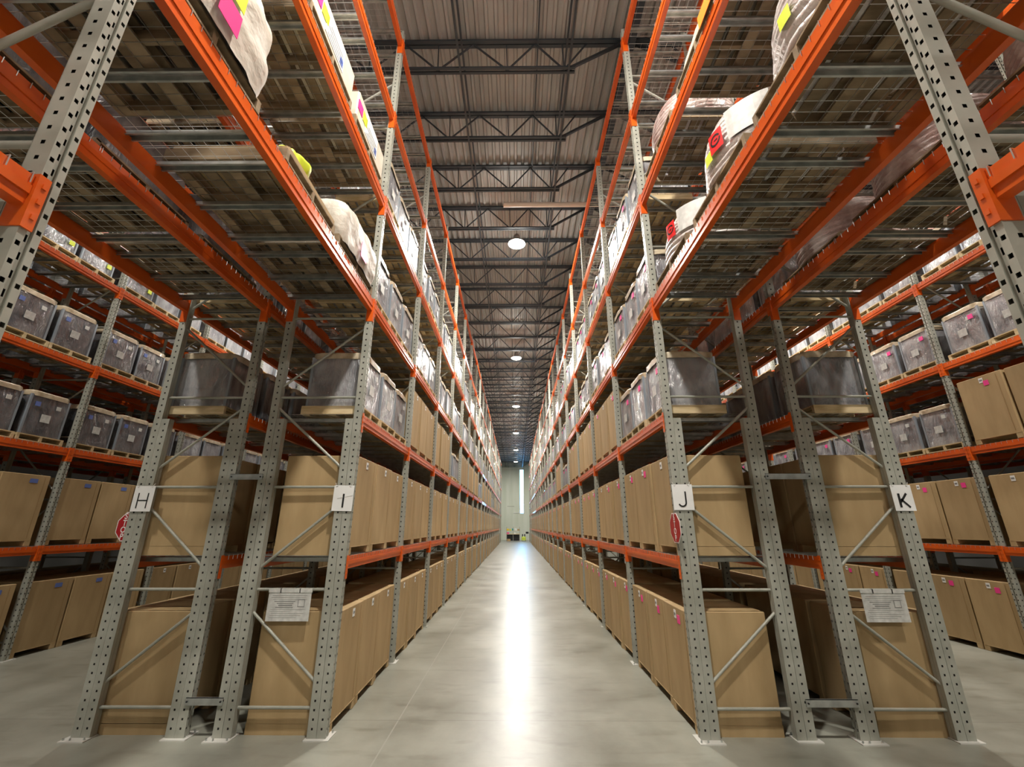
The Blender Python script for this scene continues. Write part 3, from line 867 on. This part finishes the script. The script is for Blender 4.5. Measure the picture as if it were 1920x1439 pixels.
# high bay lamps
def lamp_mb():
    h = MB()
    def lathe(mb, prof, m, n=24):
        vs = [(r*math.cos(2*PI*i/n), r*math.sin(2*PI*i/n), z) for r, z in prof for i in range(n)]
        mb.add(vs, [(j*n+i, j*n+(i+1)%n, (j+1)*n+(i+1)%n, (j+1)*n+i) for j in range(len(prof)-1) for i in range(n)], m, True)
    lathe(h, [(0, .34), (.09, .34), (.11, .30), (.11, .16), (.06, .14)], LAMPCAN); h.tube((0, 0, .34), (0, 0, 1.10), .01, LAMPCAN, 6)
    rf = MB(); lathe(rf, [(.06, .15), (.16, .12), (.25, .06), (.28, .0), (.285, .0), (.255, .07), (.165, .13), (.06, .16)], LAMPCAN)
    df = MB(); lathe(df, [(.275, .005), (.22, -.03), (.12, -.05), (0, -.055)], DIFF)
    return h, rf, df
LH = [m.mesh('lamp') for m in lamp_mb()]
ld = bpy.data.lights.new('high_bay_light', 'AREA'); ld.shape = 'DISK'; ld.size = .46; ld.energy = LAMP_W; ld.color = (1, .955, .88)
lu = bpy.data.lights.new('high_bay_spill', 'POINT'); lu.energy = LAMP_UP; lu.color = (1, .955, .88); lu.shadow_soft_size = .2
SETS = {}
for nm_, f_ in (('centre aisle', 1), ('left aisle', .33), ('right aisle', .75)):
    a_, b_ = ld.copy(), lu.copy(); a_.energy *= f_; b_.energy *= f_; SETS[nm_] = (a_, b_)
a_, b_ = ld.copy(), lu.copy(); a_.energy *= .6; b_.energy *= .6; SETS['near left'] = (a_, b_)
WH = {0: 'nearest visible lamp', 1: 'second lamp', 2: 'third lamp', 3: 'fourth lamp', 4: 'fifth lamp', 5: 'farthest lamp'}
for x, nm in LAMP_X:
    for k, y in enumerate(LAMP_Y):
        if nm != 'centre aisle' and (y > 50): continue
        o = empty('high_bay_lamp', (x, y, LAMP_Z))
        q = k - 2
        lab = f'glowing round high bay lamp over the {nm}, ' + (WH[q] + ' down the row' if q >= 0 else ORD[-q-1] + ' one behind the picture top')
        tag(o, lab, 'lamp', 'round high bay lamps under the roof')
        ob('lamp_housing', LH[0], o); ob('reflector', LH[1], o); ob('lamp_lens', LH[2], o)
        ky = 'near left' if nm == 'left aisle' and y < 5 else nm
        ob('lamp_light', SETS[ky][0], o, (0, 0, -.07)); ob('lamp_spill', SETS[ky][1], o, (0, 0, -.35))

# ---------------------------------------------------------------- far end of the aisle
b = MB(); b.box(-1.35, .62, 66.2, 67.0, .93, 1.0, WOOD)
wb = ob('workbench', b); tag(wb, 'dark workbench with a cluttered shelf at the far end of the centre aisle', 'workbench')
for lx in (-1.3, -.36, .57):
    m = MB(); m.box(lx-.03, lx+.03, 66.22, 66.28, 0, .93, GREY); m.box(lx-.03, lx+.03, 66.9, 66.96, 0, 1.95, GREY); ob('leg', m, wb)
m = MB(); m.box(-1.33, .60, 66.7, 66.98, 1.42, 1.45, WOOD); m.box(-1.33, .60, 66.7, 66.98, 1.90, 1.93, WHITEPIPE); ob('shelf', m, wb)
m = MB(); m.box(-1.3, .58, 66.9, 66.93, .05, .90, BLACK); ob('back_panel', m, wb)
def small(name, dims, loc, mm, lab, cat):
    m = MB(); m.bevbox(-dims[0]/2, dims[0]/2, -dims[1]/2, dims[1]/2, 0, dims[2], min(dims)*.12, mm)
    m.box(-dims[0]/2-.01, dims[0]/2+.01, -dims[1]/2-.01, dims[1]/2+.01, dims[2]*.8, dims[2]*.9, mm)
    tag(ob(name, m, None, loc), lab, cat, 'clutter on the far workbench')
small('storage_bin', (.34, .24, .26), (-1.14, 66.83, 1.45), TOOLY, 'yellow bin on the shelf of the far workbench', 'bin')
small('storage_bin', (.26, .24, .2), (-.78, 66.83, 1.45), LIME, 'lime bin beside the yellow bin on the far workbench', 'bin')
small('storage_bin', (.22, .24, .3), (-.42, 66.83, 1.45), TEAL, 'teal bin in the middle of the far workbench shelf', 'bin')
small('carton', (.3, .24, .28), (.0, 66.83, 1.45), PAPER, 'white carton on the shelf of the far workbench', 'box')
small('carton', (.3, .24, .22), (.4, 66.83, 1.45), CARD, 'brown carton at the right end of the far workbench shelf', 'box')
small('carton', (.34, .3, .2), (-1.1, 66.5, 1.0), PINK, 'pink package lying on the top of the far workbench', 'box')
small('carton', (.3, .3, .16), (-.1, 66.5, 1.0), PAPER, 'white box lying on the top of the far workbench', 'box')
small('carton', (.5, .3, .3), (-1.0, 66.5, 0), CARD, 'brown carton on the floor under the far workbench', 'box')
m = MB(); m.bevbox(.86, 1.46, 66.0, 66.9, .12, .62, .06, LIME); sw = ob('floor_scrubber', m); tag(sw, 'lime green floor scrubber parked at the end of the centre aisle', 'floor scrubber')
for lx in (.92, 1.40):
    m = MB(); m.tube((lx-.03, 66.2, .12), (lx+.03, 66.2, .12), .12, BLACK, 14); ob('wheel', m, sw)
for lx in (1.0, 1.32):
    m = MB(); m.bevbox(lx-.07, lx+.07, 66.3, 66.6, .62, .98, .03, BLACK); ob('tank', m, sw)
m = MB(); m.box(1.42, 1.80, 64.2, 64.24, 1.05, 1.32, BLACK); mo = ob('monitor', m); tag(mo, 'small black monitor on an arm at the far end of rack J', 'monitor')
m = MB(); m.tube((1.8, 64.26, 1.18), (1.93, 64.26, 1.18), .02, BLACK, 8); m.tube((1.93, 64.26, 0), (1.93, 64.26, 1.2), .02, BLACK, 8); ob('arm', m, mo)
